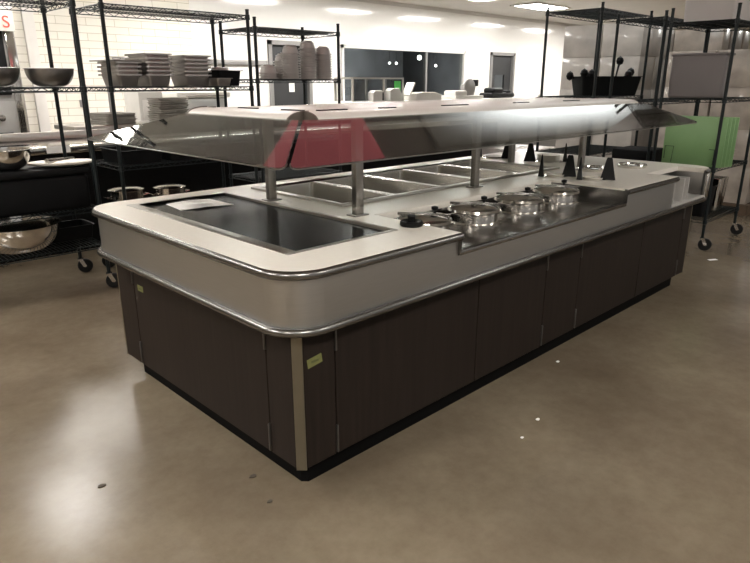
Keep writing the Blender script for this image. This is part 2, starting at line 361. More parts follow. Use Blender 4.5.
M['emit3'] = mat('soft_light_diffuser', (.9, .9, .88), .5, var=.01, emis=(.97, 1, .99), es=3.2)
nt_ = M['emit3'].node_tree; b_ = nt_.nodes['Principled BSDF']; tc_ = nt_.nodes.new('ShaderNodeTexCoord'); sx_ = nt_.nodes.new('ShaderNodeSeparateXYZ')
nt_.links.new(tc_.outputs['Generated'], sx_.inputs[0])
prev = None
for ax in ('X', 'Y'):      # emission fades to the edges to soften its glow in the guard glass
    rp_ = nt_.nodes.new('ShaderNodeValToRGB'); rp_.color_ramp.interpolation = 'EASE'; el = rp_.color_ramp.elements
    el[0].position = 0; el[0].color = (.03, .03, .03, 1); el[1].position = 1; el[1].color = (.06, .06, .06, 1)
    e2 = el.new(.38 if ax == 'X' else .55); e2.color = (1, 1, 1, 1); e3 = el.new(.62 if ax == 'X' else .8); e3.color = (.9, .9, .9, 1)
    nt_.links.new(sx_.outputs[ax], rp_.inputs[0])
    m_ = nt_.nodes.new('ShaderNodeMath'); m_.operation = 'MULTIPLY'; nt_.links.new(rp_.outputs[0], m_.inputs[0])
    if prev: nt_.links.new(prev.outputs[0], m_.inputs[1])
    else: m_.inputs[1].default_value = 4.2
    prev = m_
nt_.links.new(prev.outputs[0], b_.inputs['Emission Strength'])
ceil_light(5.9, 1.80, 'added long soft ceiling panel beyond the far end of the station', 5.0, 1.0, 'emit3', 'added soft lights beyond the station')  # added for the soft white glow mirrored in the guard glass
ceil_light(9.3, YB+1.3, 'added hidden panel lighting the dim room behind the dark window', 1.3, .6, 'emit2b', 'added soft lights beyond the station')  # added out of view to brighten the room behind the window

# ------------------------------------------------------------------ the serving station
L_, W_, R_ = 3.745, 1.65, .165
ZT = .87
st = thing('serving_station', 'long self-service food bar with cream top, steel apron and dark wood cabinet', 'serving counter', (0, 0, 0))
def rrect(x0, x1, y0, y1, r, n=10, inset=0):
    x0 += inset; x1 -= inset; y0 += inset; y1 -= inset; r = max(r-inset, .001); p = []
    for cx, cy, a0 in ((x1-r, y0+r, -PI/2), (x1-r, y1-r, 0), (x0+r, y1-r, PI/2), (x0+r, y0+r, PI)):
        for k in range(n+1): a = a0+k*PI/2/n; p.append((cx+r*math.cos(a), cy+r*math.sin(a)))
    return p     # counter-clockwise, starts at the front right
WX0, WX1, WY1, WZ = .863, 2.35, .505, .793       # the lowered well
NX0, NX1, NY = 3.06, 3.60, .215                  # the open bay at the right end
o = rrect(0, L_, 0, W_, R_, 12, .012)
# cream top built of strips round the holes (cold plate, pan well, soup well, end bay)
GX0, GX1, GY0, GY1 = .165, .715, .215, 1.51      # cold plate recess
TX0, TX1, TY0, TY1 = .90, 2.84, .76, 1.47        # pan well
def outline_clip(xa, xb, ya, yb):
    t = bmesh.new(); vs = [t.verts.new((x, y, 0)) for x, y in o]; t.faces.new(vs)
    for co, no in (((xa, 0, 0), (-1, 0, 0)), ((xb, 0, 0), (1, 0, 0)), ((0, ya, 0), (0, -1, 0)), ((0, yb, 0), (0, 1, 0))):
        bmesh.ops.bisect_plane(t, geom=t.verts[:]+t.edges[:]+t.faces[:], plane_co=co, plane_no=no, clear_outer=True)
    return t
top = bmesh.new()
cells = []
xs = sorted([-1, GX0, GX1, WX0, TX0, WX1, TX1, NX0, NX1, 5]); ys = sorted([-1, NY, GY0, WY1, TY0, TY1, GY1, 5])
for xa, xb in zip(xs, xs[1:]):
    for ya, yb in zip(ys, ys[1:]):
        cx, cy = (xa+xb)/2, (ya+yb)/2
        if xb-xa < 1e-6 or yb-ya < 1e-6: continue
        if GX0 < cx < GX1 and GY0 < cy < GY1: continue
        if TX0 < cx < TX1 and TY0 < cy < TY1: continue
        if WX0 < cx < WX1 and cy < WY1: continue
        if NX0 < cx < NX1 and cy < NY: continue
        t = outline_clip(xa, xb, ya, yb)
        me = bpy.data.meshes.new('t'); t.to_mesh(me); t.free(); top.from_mesh(me); bpy.data.meshes.remove(me)
bmesh.ops.remove_doubles(top, verts=top.verts[:], dist=1e-5)
for fc in top.faces:
    fc.normal_update()
    if fc.normal.z < 0: fc.normal_flip()
    fc.smooth = False
for v in top.verts: v.co.z = ZT
tme = bpy.data.meshes.new('countertop'); top.to_mesh(tme); top.free(); tme.materials.append(M['solid'])
cto = bpy.data.objects.new('countertop', tme); COL.objects.link(cto); cto.parent = st
sm = cto.modifiers.new('solid', 'SOLIDIFY'); sm.thickness = .032; sm.offset = -1

# apron (steel skirt) as a sheet with thickness following the outline
def path_full(inset, n=12): return rrect(0, L_, 0, W_, R_, n, inset)
def apron_top(x, y):
    if y < .05 and WX0-.001 <= x <= WX1+.001: return WZ
    if y < .05 and NX0-.001 <= x <= NX1+.001: return .685
    return ZT-.012
ap = MB(); ins = .024
P = path_full(ins)
# add break points along the front run
front = [(NX1, ins), (NX1, ins), (NX0, ins), (NX0, ins), (WX1, ins), (WX1, ins), (WX0, ins), (WX0, ins)]
# path P starts at (L-R,0) going round counter-clockwise and ends at (R,0); the front run goes from its end back to its start
run = [(R_, ins), (WX0, ins), (WX1, ins), (NX0, ins), (NX1, ins)]
segs = []
for i in range(len(P)-1): segs.append((P[i], P[i+1], ZT-.012))
fr = [P[-1], (WX0, ins), (WX1, ins), (NX0, ins), (NX1, ins), P[0]]
ht = [ZT-.012, WZ, ZT-.012, .685, ZT-.012]
for i in range(5): segs.append((fr[i], fr[i+1], ht[i]))
for (a, c, zt) in segs:
    dx, dy = c[0]-a[0], c[1]-a[1]; l = math.hypot(dx, dy)
    if l < 1e-6: continue
    vs = [ap.bm.verts.new(p) for p in ((a[0], a[1], .645), (c[0], c[1], .645), (c[0], c[1], zt), (a[0], a[1], zt))]
    ap.bm.faces.new(vs)
bmesh.ops.remove_doubles(ap.bm, verts=ap.bm.verts[:], dist=1e-6)
for fc in ap.bm.faces:
    fc.normal_update(); cm_ = fc.calc_center_median()
    if fc.normal.dot(Vector((cm_.x-L_/2, cm_.y-W_/2, 0))) < 0: fc.normal_flip()
    fc.smooth = max(e.calc_length() for e in fc.edges if abs(e.verts[0].co.z-e.verts[1].co.z) < 1e-6) < .1
for e in ap.bm.edges:
    if abs(e.verts[0].co.z-e.verts[1].co.z) < 1e-6 or len(e.link_faces) < 2: e.smooth = False
tme = bpy.data.meshes.new('apron'); ap.bm.to_mesh(tme); ap.bm.free(); tme.materials.append(M['apron'])
apo = bpy.data.objects.new('apron', tme); COL.objects.link(apo); apo.parent = st
sm = apo.modifiers.new('solid', 'SOLIDIFY'); sm.thickness = .008; sm.offset = -1
# bullnose trims
def bull(z, r, pts, closed): return MB().tube([(x, y, z) for x, y in pts], r, 12, closed)
bi = .014
Pb = path_full(bi, 12)
k0 = [p for p in Pb]
upper = [(NX1, bi)]+k0+[(WX0, bi)]
bull(ZT-.017, .0165, upper, False).build('edge_trim', M['trim'], st)
bull(ZT-.017, .0155, [(WX1, bi), (NX0, bi)], False).build('edge_trim', M['trim'], st)
bull(.658, .0155, k0, True).build('bumper_trim', M['trim'], st)
# lowered soup well: floor, back wall, side walls, front lip
wl = MB()
wl.box(WX0, WX1, .022, WY1, WZ-.02, WZ).box(WX0, WX1, WY1, WY1+.006, WZ-.02, ZT-.031).box(WX0+.001, WX0+.006, .03, WY1, WZ-.02, ZT-.010).box(WX1-.006, WX1-.001, .03, WY1, WZ-.02, ZT-.010)
wl.box(WX0, WX1, .010, .024, WZ-.018, WZ+.002, .003)
wl.build('soup_well', M['wellsteel'], st)
MB().box(WX0-.001, WX0+.004, .010, .03, WZ-.0, ZT-.001).build('well_end_strip', M['trim'], st)
MB().box(WX1-.004, WX1+.001, .010, .03, WZ, ZT-.001).build('well_end_strip', M['trim'], st)
# front rolled edge of the cream shelf behind the soup well
MB().box(WX0, WX1, WY1-.02, WY1+.03, ZT-.032, ZT-.0005, .009).build('shelf_nosing', M['solid'], st)
# open bay at the right end: lined in steel with a divider
by = MB()
by.box(NX0, NX1, .02, NY+.2, .665, .688).box(NX0, NX1, NY+.2, NY+.206, .665, ZT-.033).box(NX0-.006, NX0, .02, NY+.2, .665, ZT-.033).box(NX1, NX1+.006, .02, NY+.2, .665, ZT-.033)
by.box(NX0+.17, NX0+.185, .03, NY+.2, .688, ZT-.033).box(NX0+.25, NX0+.262, .03, NY+.2, .688, ZT-.033)
by.build('end_bay', M['baysteel'], st)
MB().box(NX1-.004, NX1+.06, .008, .022, .67, ZT-.03, .004).build('bay_post', M['chrome'], st)
# cold plate
cp = MB(); fr_ = .022
cp.box(GX0, GX1, GY0, GY0+fr_, ZT-.02, ZT+.002, .001).box(GX0, GX1, GY1-fr_, GY1, ZT-.02, ZT+.002, .001).box(GX0, GX0+.05, GY0+fr_, GY1-fr_, ZT-.02, ZT+.002, .001).box(GX1-fr_, GX1, GY0+fr_, GY1-fr_, ZT-.02, ZT+.002, .001)
cp.build('plate_frame', M['steel'], st)
MB().box(GX0+.05, GX1-fr_, GY0+fr_, GY1-fr_, ZT-.03, ZT-.010).build('cold_plate', M['griddle'], st)
# pan well: raised steel rim, dividers and a liner below
rm = MB()
rm.box(TX0-.03, TX1+.03, TY0-.03, TY0+.008, ZT-.001, ZT+.012, .004).box(TX0-.03, TX1+.03, TY1-.008, TY1+.03, ZT-.001, ZT+.012, .004).box(TX0-.03, TX0+.008, TY0+.008, TY1-.008, ZT-.001, ZT+.012, .004).box(TX1-.008, TX1+.03, TY0+.008, TY1-.008, ZT-.001, ZT+.012, .004)
rm.build('well_rim', M['steel'], st)
pw = (TX1-TX0)/5
for k in range(1, 5): MB().box(TX0+k*pw-.012, TX0+k*pw+.012, TY0+.008, TY1-.008, ZT-.02, ZT+.004, .003).build('well_divider', M['steel'], st)
ln = MB()
ln.box(TX0, TX1, TY0, TY1, ZT-.26, ZT-.25).box(TX0-.006, TX0, TY0, TY1, ZT-.26, ZT-.033).box(TX1, TX1+.006, TY0, TY1, ZT-.26, ZT-.033).box(TX0, TX1, TY0-.006, TY0, ZT-.26, ZT-.033).box(TX0, TX1, TY1, TY1+.006, ZT-.26, ZT-.033)
ln.build('well_liner', M['steel'], st)
# cabinet
CI = .09
def chamf(i, c): return [(i+c, i), (L_-i-c, i), (L_-i, i+c), (L_-i, W_-i-c), (L_-i-c, W_-i), (i+c, W_-i), (i, W_-i-c), (i, i+c)]
MB().prism(chamf(CI+.012, .024), .106, .66).build('cabinet_body', M['kick'], st)
MB().prism(chamf(CI+.055, .02), 0, .108).build('kick_plate', M['kick'], st)
dt = .014
def fdoor(x0, x1, nm):     # on the front face
    return MB().box(x0+.0025, x1-.0025, CI, CI+dt, .104, .648, .002, 1).build(nm, M['wood'], st)
def edoor(y0, y1, nm):     # on the left end
    return MB().box(CI, CI+dt, y0+.0025, y1-.0025, .104, .648, .002, 1).build(nm, M['wood'], st)
c_ = .026
fdoor(CI+c_, .262, 'corner_panel')
D1 = fdoor(.262, 1.11, 'door'); D2 = fdoor(1.11, 1.681, 'door'); fdoor(1.681, 2.032, 'filler_panel'); D3 = fdoor(2.032, 2.825, 'door'); D4 = fdoor(2.825, 3.48, 'door'); fdoor(3.48, L_-CI-c_, 'corner_panel')
edoor(CI+c_, .271, 'corner_panel'); E1 = edoor(.271, 1.353, 'door'); edoor(1.353, W_-CI-c_, 'corner_panel')
MB().box(L_-CI-dt, L_-CI, CI+c_, W_-CI-c_, .104, .648, .002, 1).build('end_panel', M['wood'], st)
MB().box(CI+c_, L_-CI-c_, W_-CI-dt, W_-CI, .104, .648, .002, 1).build('back_panel', M['wood'], st)
# corner strips: angled metal covers
def cstrip(cx, cy, sx, sy):
    p = [(cx, cy+sy*(c_+.001)), (cx-.002*sx, cy+sy*(c_-.002)), (cx+sx*(c_-.002), cy-.002*sy), (cx+sx*(c_+.001), cy), (cx+sx*(c_+.001), cy+sy*.012), (cx+sx*.012, cy+sy*(c_+.001))]
    return MB().prism(p, .100, .65).build('corner_strip', M['strip'], st)
cstrip(CI, CI, 1, 1); cstrip(CI, W_-CI, 1, -1); cstrip(L_-CI, CI, -1, 1)
def hinge_f(x, z0, par): MB().box(x-.0045, x+.0045, CI-.008, CI+.004, z0, z0+.115, .003).build('hinge', M['hinge'], par)
def hinge_e(y, z0, par): MB().box(CI-.008, CI+.004, y-.0045, y+.0045, z0, z0+.115, .003).build('hinge', M['hinge'], par)
for z in (.112, .525):
    hinge_f(.262, z, D1); hinge_f(1.681, z, D2); hinge_f(2.032, z, D3); hinge_f(3.48, z, D4); hinge_e(.271, z, E1); hinge_e(1.353, z, E1)
sk = MB().box(.135, .200, CI-.0012, CI-.0002, .498, .532, rot=Matrix.Translation((.168, 0, .515)) @ Matrix.Rotation(-.14, 4, 'Y') @ Matrix.Translation((-.168, 0, -.515))).build('sticker', M['sticker'], st); tag(sk, 'yellow-green sticker on the front corner panel')
MB().box(.152, .184, CI-.0020, CI-.0013, .511, .519).build('ink_mark', M['inkdark'], sk)
sk = MB().box(CI-.0012, CI-.0002, 1.255, 1.31, .502, .530).build('sticker', M['sticker'], st); tag(sk, 'pale green sticker on the end door')
MB().box(CI-.0020, CI-.0013, 1.268, 1.296, .511, .519).build('ink_mark', M['inkdark'], sk)

# sneeze guard over the station
AX0, AX1, AY0, AY1, AZ = .40, 3.37, .42, 1.27, 1.296
BX0, BX1, BY0, BY1, BZ = .12, 3.65, .14, 1.80, 1.169
gd = MB().box(AX0+.09, AX1-.09, AY0+.09, AY1-.09, 1.308, 1.324, .003).build('guard_top', M['white'], st)
# dark joints and clips along the top panel
for k, x in enumerate((.62, .98, 1.42, 2.05, 2.6)):
    MB().box(x, x+(.16, .1, .2, .14, .18)[k], AY0+.16, AY0+.18, 1.3235, 1.3285, .001).build('top_joint', M['black'], gd)
for k, y in enumerate((.62, .95)):
    MB().box(AX0+.16, AX0+.18, y, y+.14, 1.3235, 1.3285, .001).build('top_joint', M['black'], gd)
def profile(nm, p0, p1, out):
    """quarter-round extrusion from p0 to p1, 'out' points outwards"""
    p0, p1, out = Vector(p0), Vector(p1), Vector(out)
    sec = []
    n = 10
    for k in range(n+1):
        a = k*PI/2/n; sec.append((.095*math.cos(a)**.8 if math.cos(a) > 1e-6 else 0, .030*math.sin(a)))
    sec = [(-.0, -.0)]+sec if False else sec+[(0, .0)]
    m = MB()
    ra, rb = [[m.bm.verts.new(q+out*(u-.095)+Vector((0, 0, v))) for u, v in sec] for q in (p0, p1)]
    N = len(sec)
    for k in range(N): m.bm.faces.new((ra[k], ra[(k+1) % N], rb[(k+1) % N], rb[k]))
    ob = m.build(nm, M['white'], st)
    d = (p1-p0).normalized()
    for q, s in ((p0, -1), (p1, 1)):
        c = MB(); A, B = [[c.bm.verts.new(q+d*s*(e)+out*(u*1.12-.100)+Vector((0, 0, v*1.45-.008))) for u, v in sec] for e in (-.002, .007)]
        for k in range(N): c.bm.faces.new((A[k], A[(k+1) % N], B[(k+1) % N], B[k]))
        c.bm.faces.new(A[::-1]); c.bm.faces.new(B)
        c.build('end_cap', M['cap'], ob)
    return ob
gp = .082
profile('edge_profile', (AX0+gp, AY0, AZ), (AX1-gp, AY0, AZ), (0, -1, 0))
profile('edge_profile', (AX0+.095, AY1, AZ), (AX1-gp, AY1, AZ), (0, 1, 0))
profile('edge_profile', (AX0, AY0+gp, AZ), (AX0, AY1-.01, AZ), (-1, 0, 0))
profile('edge_profile', (AX1, AY0+gp, AZ), (AX1, AY1-gp, AZ), (1, 0, 0))
# glass panes: sloping trapezoids with rounded lower corners
def pane(a, b_, c, d):
    a, b_, c, d = map(Vector, (a, b_, c, d))     # a,b top edge; c,d bottom edge (c below b, d below a)
    def rnd(p, q0, q1, r=.05):
        u = (q0-p).normalized(); v = (q1-p).normalized(); out = []
        for k in range(7):
            t = k/6; out.append((p+u*r)*(1-t)**2+p*2*t*(1-t)+(p+v*r)*t*t)
        return out
    pts = [a, b_]+rnd(c, b_, d)+rnd(d, c, a)
    m = MB().ngonsolid(pts, .006)
    g_ = m.build('glass_pane', M['glass'], st)
    e = MB().tube([pts[i] for i in range(2, len(pts))], .0026, 6)
    e.build('pane_edge', M['post'], g_)
    return g_
gg = .008
pane((AX0+gg, AY0, AZ), (AX1-gg, AY0, AZ), (BX1-gg, BY0, BZ), (BX0+gg, BY0, BZ))
pane((AX1-gg, AY1, AZ), (AX0+gg, AY1, AZ), (BX0+gg, BY1, BZ), (BX1-gg, BY1, BZ))
pane((AX0, AY1-gg, AZ), (AX0, AY0+gg, AZ), (BX0, BY0+gg, BZ), (BX0, BY1-gg, BZ))
pane((AX1, AY0+gg, AZ), (AX1, AY1-gg, AZ), (BX1, BY1-gg, BZ), (BX1, BY0+gg, BZ))
# posts with base flanges and arms to the frame
for (x, y) in ((.75, 1.13), (.80, .545), (1.81, .66), (2.86, 1.12), (2.91, .60), (1.85, 1.52)):
    yy = min(y, 1.18)
    if y > 1.3: continue
    m = MB().box(x-.023, x+.023, y-.016, y+.016, ZT, 1.310, .004).build('guard_post', M['post'], st)
    MB().box(x-.042, x+.042, y-.03, y+.03, ZT, ZT+.006, .002).build('base_flange', M['post'], m)
# cross bars carrying the roof
for x in (.775, 1.81, 2.885):
    MB().box(x-.02, x+.02, AY0+.03, AY1-.03, 1.288, 1.3075, .003).build('cross_bar', M['post'], st)

# plate dispensers set in the top, each ring with black guide fins and a stack of plates level with the top
def fin(m, x, y, ang):
    t_ = bmesh.new()
    rows = ((0, .044, .016), (.06, .030, .010), (.124, .017, .004), (.132, .012, .003))
    rr_ = [[t_.verts.new((sx*w2, sy*t2, z)) for sx, sy in ((-1, -1), (1, -1), (1, 1), (-1, 1))] for z, w2, t2 in rows]
    for A, B in zip(rr_, rr_[1:]):
        for k in range(4): t_.faces.new((A[k], A[(k+1) % 4], B[(k+1) % 4], B[k]))
    t_.faces.new(rr_[0][::-1]); t_.faces.new(rr_[-1])
    m.add(t_, Matrix.Translation((x, y, .004)) @ Matrix.Rotation(ang, 4, 'Z'))
def dispenser(x, y, r, lab, fins):
    t = thing('plate_dispenser', lab, 'plate dispenser', (x, y, ZT), 'drop-in plate dispensers')
    MB().lathe([(r, 0), (r+.02, .0), (r+.02, .006), (r, .008), (r-.004, .0), (r-.004, .0)], 40).build('ring', M['chrome'], t)
    MB().lathe([(0, .0005), (r-.006, .0005), (r-.006, .003), (0, .003)], 40).build('spring_plate', M['panlight'], t)
    for fx, fy, a in fins:
        m = MB(); fin(m, fx-x, fy-y, math.radians(a)); m.build('guide_fin', M['black'], t)
    return t
DP = ((2.52, .560, .062, 1, 'second plate dispenser from the front edge, beside the soup well', ((2.453, .625, 28), (2.55, .485, 118))),
      (2.56, .325, .062, 1, 'black-finned plate dispenser nearest the front edge of the bar', ((2.495, .385, 28), (2.59, .250, 118))),
      (3.10, 1.44, .085, 1, 'black-finned plate dispenser at the rear edge of the bar', ((3.065, 1.55, 35), (3.10, 1.32, 125))),
      (3.17, 1.00, .090, 6, 'black-finned plate dispenser with a raised stack of cream plates', ((3.06, 1.09, 120), (3.245, .905, 30))))
def plate(x, y, z, lab, k):
    o_ = MB().lathe([(0, 0), (.05, 0), (.086*k, .008), (.088*k, .012), (.05, .005), (0, .005)], 32).build('dinner_plate', M['ceramic']); o_.location = (x, y, z)
    return tag(o_, lab, 'plate', 'cream plates in the dispensers')
for x, y, r, n, lab, fins in DP:
    dispenser(x, y, r, lab, fins)
    for k in range(n):
        plate(x, y, ZT+.0035+k*.0075, ({.560: 'cream plate in the dispenser beside the soup well, second from the front', .325: 'cream plate in the dispenser nearest the front edge', 1.44: 'cream plate in the dispenser at the rear edge'}.get(y)) if n == 1 else 'cream plate, %s from the top of the raised dispenser stack' % ORD[n-1-k], r/.095)
def round_cover(x, y, r, lab):
    t = thing('round_inset', lab, 'food inset', (x, y, ZT), 'round steel insets at the right end')
    MB().lathe([(r+.008, .0), (r+.015, .018), (r+.012, .024), (r-.002, .022), (r-.010, .0), (r+.008, 0)], 40).build('rim', M['chrome'], t)
    MB().lathe([(r-.010, .008), (r*.6, .018), (.02, .022), (0, .022), (0, .012), (r-.010, .002)], 40).build('lid', M['chrome'], t)
round_cover(2.95, .53, .095, 'round steel inset with lid behind the front plate dispenser'); round_cover(3.30, .42, .085, 'round steel inset with lid nearest the open end bay')

# food pans in the pan well
pgroup = 'deep food pans in the well'
plab = ['deep steel food pan nearest the black cold plate', 'deep steel food pan second from the cold plate', 'deep steel food pan in the middle of the well', 'deep steel food pan second from the plate dispensers', 'deep steel food pan nearest the plate dispensers']
p0 = thing('food_pan', plab[0], 'food pan', (TX0+pw/2, (TY0+TY1)/2, ZT-.2), pgroup)
hx, hy = pw/2-.014, (TY1-TY0)/2-.012
MB().pan(-hx, hx, -hy, hy, 0, .203, t=.004, taper=.02, rim=.014, cr=.03).build('pan_body', M['panlight'], p0)
for k in range(1, 5): dup(p0, (TX0+pw*(k+.5), (TY0+TY1)/2, ZT-.2), plab[k])

# soup pots in the lowered well, hinged lids
def soup(x, y, lab):
    t = thing('soup_pot', lab, 'soup pot', (x, y, WZ), 'lidded soup pots in the well'); t.scale = (1.1, 1.1, 1.2)
    MB().lathe([(.098, 0), (.125, 0), (.125, .004), (.105, .007), (.104, .036), (.112, .040), (.112, .044), (.098, .046), (.096, .004), (.098, 0)], 40).build('pot_body', M['chrome'], t)
    ld = MB().lathe([(.116, .043), (.118, .047), (.114, .056), (.098, .064), (.06, .070), (0, .072), (0, .067), (.09, .060), (.110, .05), (.116, .043)], 40).build('lid', M['chrome'], t)
    MB().box(-.004, .004, -.108, .108, .066, .076, .002, rot=Matrix.Rotation(.6, 4, 'Z')).build('lid_hinge', M['trim'], ld)
    kb = MB().lathe([(.006, .068), (.006, .080), (.014, .084), (.014, .094), (.0, .098)], 16, (.055, -.01, 0)).build('lid_knob', M['black'], ld)
    for s in (-1, 1): MB().tube([(s*.105, -.03, .036), (s*.138, -.018, .044), (s*.138, .018, .044), (s*.105, .03, .036)], .005, 8).build('pot_handle', M['chrome'], t)
    return t
sp0 = soup(.995, .325, 'lidded steel soup pot nearest the black cold plate, half hidden by the counter step')
for x, lab in ((1.365, 'lidded steel soup pot second from the cold plate'), (1.75, 'lidded steel soup pot third from the cold plate'), (2.125, 'lidded steel soup pot nearest the plate dispensers')):
    dup(sp0, (x, .325, WZ), lab)
# black lid with knob lying on the counter corner
t = thing('black_knob_cover', 'black round cover with stubby knob on the cream top beside the soup well', 'knob cover', (.815, .235, ZT))
MB().lathe([(0, 0), (.046, 0), (.048, .004), (.048, .016), (.044, .020), (.036, .017), (0, .015)], 32).build('disc', M['black'], t)
MB().lathe([(.016, .014), (.015, .034), (.017, .040), (.015, .045), (0, .046)], 24).build('knob', M['black'], t)
# folded sheet of paper on the cold plate
pp = MB()
zp = ZT-.0095
for (a, b_, c, d, k) in (((.335, 1.44), (.31, 1.24), (.435, 1.215), (.45, 1.43), 0), ((.45, 1.43), (.435, 1.215), (.565, 1.19), (.565, 1.415), 1)):
    h = [(0, .002), (.002, .001)]
    za = (.0006, .004, .004, .0006) if k == 0 else (.004, .004, .0006, .0006)
    q = [pp.bm.verts.new((p_[0], p_[1], zp+.003+(.006 if (p_[0] > .42 and p_[0] < .46) else 0))) for p_ in (a, b_, c, d)]
    q2 = [pp.bm.verts.new((p_[0], p_[1], zp+.0005+(.006 if (p_[0] > .42 and p_[0] < .46) else 0))) for p_ in (a, b_, c, d)]
    pp.bm.faces.new(q); pp.bm.faces.new(q2[::-1])
    for i in range(4): pp.bm.faces.new((q[i], q[(i+1) % 4], q2[(i+1) % 4], q2[i]))
tag(pp.build('paper_sheet', M['paper'], None, (.44, 1.32, zp), smooth=1), 'folded white paper sheet lying on the black cold plate', 'paper')

# ------------------------------------------------------------------ wire shelf units
def wire_shelf(w_, d_):
    m = MB(); r = .0035; dz = .026
    for z in (0, -dz):
        for a, c in (((0, 0), (w_, 0)), ((0, d_), (w_, d_)), ((0, 0), (0, d_)), ((w_, 0), (w_, d_))):
            m.tube([(a[0], a[1], z), (c[0], c[1], z)], r*1.1, 5)
    def zig(a, c):
        l = math.hypot(c[0]-a[0], c[1]-a[1]); n = max(4, int(l/.045)); n += n % 2
        m.tube([(a[0]+(c[0]-a[0])*i/n, a[1]+(c[1]-a[1])*i/n, -dz*(i % 2)) for i in range(n+1)], r*.8, 4)
    zig((0, 0), (w_, 0)); zig((0, d_), (w_, d_)); zig((0, 0), (0, d_)); zig((w_, 0), (w_, d_))
    n = int(w_/.026)
    for i in range(1, n): m.tube([(w_*i/n, 0, .003), (w_*i/n, d_, .003)], .0022, 4)
    for y in (d_*.25, d_*.5, d_*.75): m.tube([(0, y, -.004), (w_, y, -.004)], r, 4)
    return m
def unit(name, lab, x, y, w_, d_, h, zs, caster=True):
    t = thing(name, lab, 'shelf unit', (x, y, 0), 'black wire shelf units on wheels')
    z0 = .115 if caster else 0
    for cx, cy in ((0, 0), (w_, 0), (w_, d_), (0, d_)):
        pm = MB().lathe([(0, z0), (.0135, z0), (.0135, h-.01), (.015, h-.01), (.015, h), (0, h+.003)], 12, (cx, cy, 0)).build('post', M['wire'], t)
        for z in zs: MB().lathe([(.0135, z-.034), (.020, z-.030), (.018, z+.006), (.0135, z+.008)], 12, (cx, cy, 0)).build('collar', M['wire'], pm)
        if caster:
            an = -PI/4+.35*math.sin(7*cx+11*cy+x)
            rt = Matrix.Translation((cx, cy, 0)) @ Matrix.Rotation(an, 4, 'Z')
            cm = MB().lathe([(0, 0), (.05, 0), (.056, .008), (.056, .024), (.05, .032), (0, .032)], 24, (0, 0, 0), rt @ Matrix.Translation((.028, .016, .0562)) @ Matrix.Rotation(PI/2, 4, 'X')).build('caster_wheel', M['rubber'], t)
            fk = MB()
            fk.add(_forkmesh(), rt); fk.build('fork', M['chrome'], cm)
    for z in zs:
        wo = wire_shelf(w_, d_).build('wire_shelf', M['wire'], t); wo.location = (0, 0, z)
    return t
def _forkmesh():
    m = MB()
    for s in (-.0215, .0185): m.prism([(-.016, .115), (.016, .115), (.042, .056), (.030, .046), (.016, .05)], s, s+.003, mtx=Matrix.Rotation(PI/2, 4, 'X'))
    m.box(-.02, .02, -.022, .022, .108, .116).lathe([(0, .05), (.012, .05), (.012, .056), (0, .056)], 8, (.028, 0, 0), Matrix.Rotation(PI/2, 4, 'X') @ Matrix.Translation((0, .056, -.053)))
    return m.bm
UA = (-.62, 3.0); 
unit('wire_shelf_unit', 'black wire shelf unit at the left edge holding steel bowls and a black tub', -.64, 3.0, 1.235, .55, 1.99, (.335, .60, 1.405, 1.935))
unit('wire_shelf_unit', 'black wire shelf unit with stacked steel pans behind the station', .79, 3.03, 1.145, .53, 1.985, (.30, .47, .86, 1.405, 1.94))
unit('wire_shelf_unit', 'black wire shelf unit with stacked grey bowls in front of the grey door', 2.06, 3.12, .90, .52, 1.945, (.30, .62, .95, 1.462, 1.87))
unit('wire_shelf_unit', 'tall black wire shelf unit holding a black tub at the right', 4.8, 1.52, 1.07, .57, 2.14, (.30, .75, 1.30, 2.09))
unit('wire_shelf_unit', 'narrow black wire shelf unit between the two right-hand ones', 4.84, .945, 1.07, .43, 2.03, (.30, .65, 1.27, 1.98))
unit('wire_shelf_unit', 'black wire shelf unit at the right edge holding green boards and a grey tote', 4.81, .36, .87, .52, 2.04, (.27, .72, 1.30, 1.92))

# --- things on the left unit
def mixing_bowl(nm, x, y, z, r, h, lab, m='steel', grp=None):
    p = []
    for k in range(9):
        a = k/8*PI/2; p.append((r*(.35+.65*math.sin(a)) if k else r*.35, h*(1-math.cos(a))))
    q = [(0, 0)]+p+[(r*1.05, h), (r*1.05, h-.004+.006)]
    inn = [(rr-.004, zz+.004) for rr, zz in p[::-1]]+[(0, .004)]
    o_ = MB().lathe(q+inn, 36).build(nm, M[m]); o_.location = (x, y, z)
    return tag(o_, lab, 'bowl', grp)
M['bowlsteel'] = mat('dull_bowl_steel', (.30, .29, .28), .35, 1, var=.15, scale=8)
mixing_bowl('mixing_bowl', .46, 3.20, 1.41, .150, .115, 'steel mixing bowl on the left shelf next to the post, in full view', 'bowlsteel', 'steel mixing bowls on the left shelf')
mixing_bowl('mixing_bowl', .125, 3.20, 1.41, .150, .115, 'steel mixing bowl cut off by the left edge, on the same shelf', 'bowlsteel', 'steel mixing bowls on the left shelf')
mixing_bowl('mixing_bowl', .10, 3.20, .340, .265, .185, 'large wide steel bowl on the bottom shelf below the black tub', 'chrome')
mixing_bowl('mixing_bowl', .10, 3.17, .892, .150, .13, 'steel bowl standing on the black tub at the left edge', 'chrome')
t = thing('food_carrier', 'big black lidded tub filling the left shelf under the bowl and plate', 'tub', (0, 3.02, .604))
MB().box(-.60, .555, .0, .50, 0, .235, .03, 3).build('tub_body', M['tub'], t)
MB().box(-.615, .57, -.012, .512, .237, .285, .016, 3).build('lid', M['tub'], t)
pl = MB().lathe([(0, 0), (.08, 0), (.135, .010), (.14, .016), (.085, .007), (0, .006)], 40, (0, 0, 0), Matrix.Diagonal((1.55, .95, 1.9, 1))).build('serving_plate', M['ceramic']); pl.location = (.43, 3.14, .891); pl.rotation_euler = (0, 0, -.3)
tag(pl, 'cream oval plate with tongs lying on the black tub', 'plate')
tg = MB()
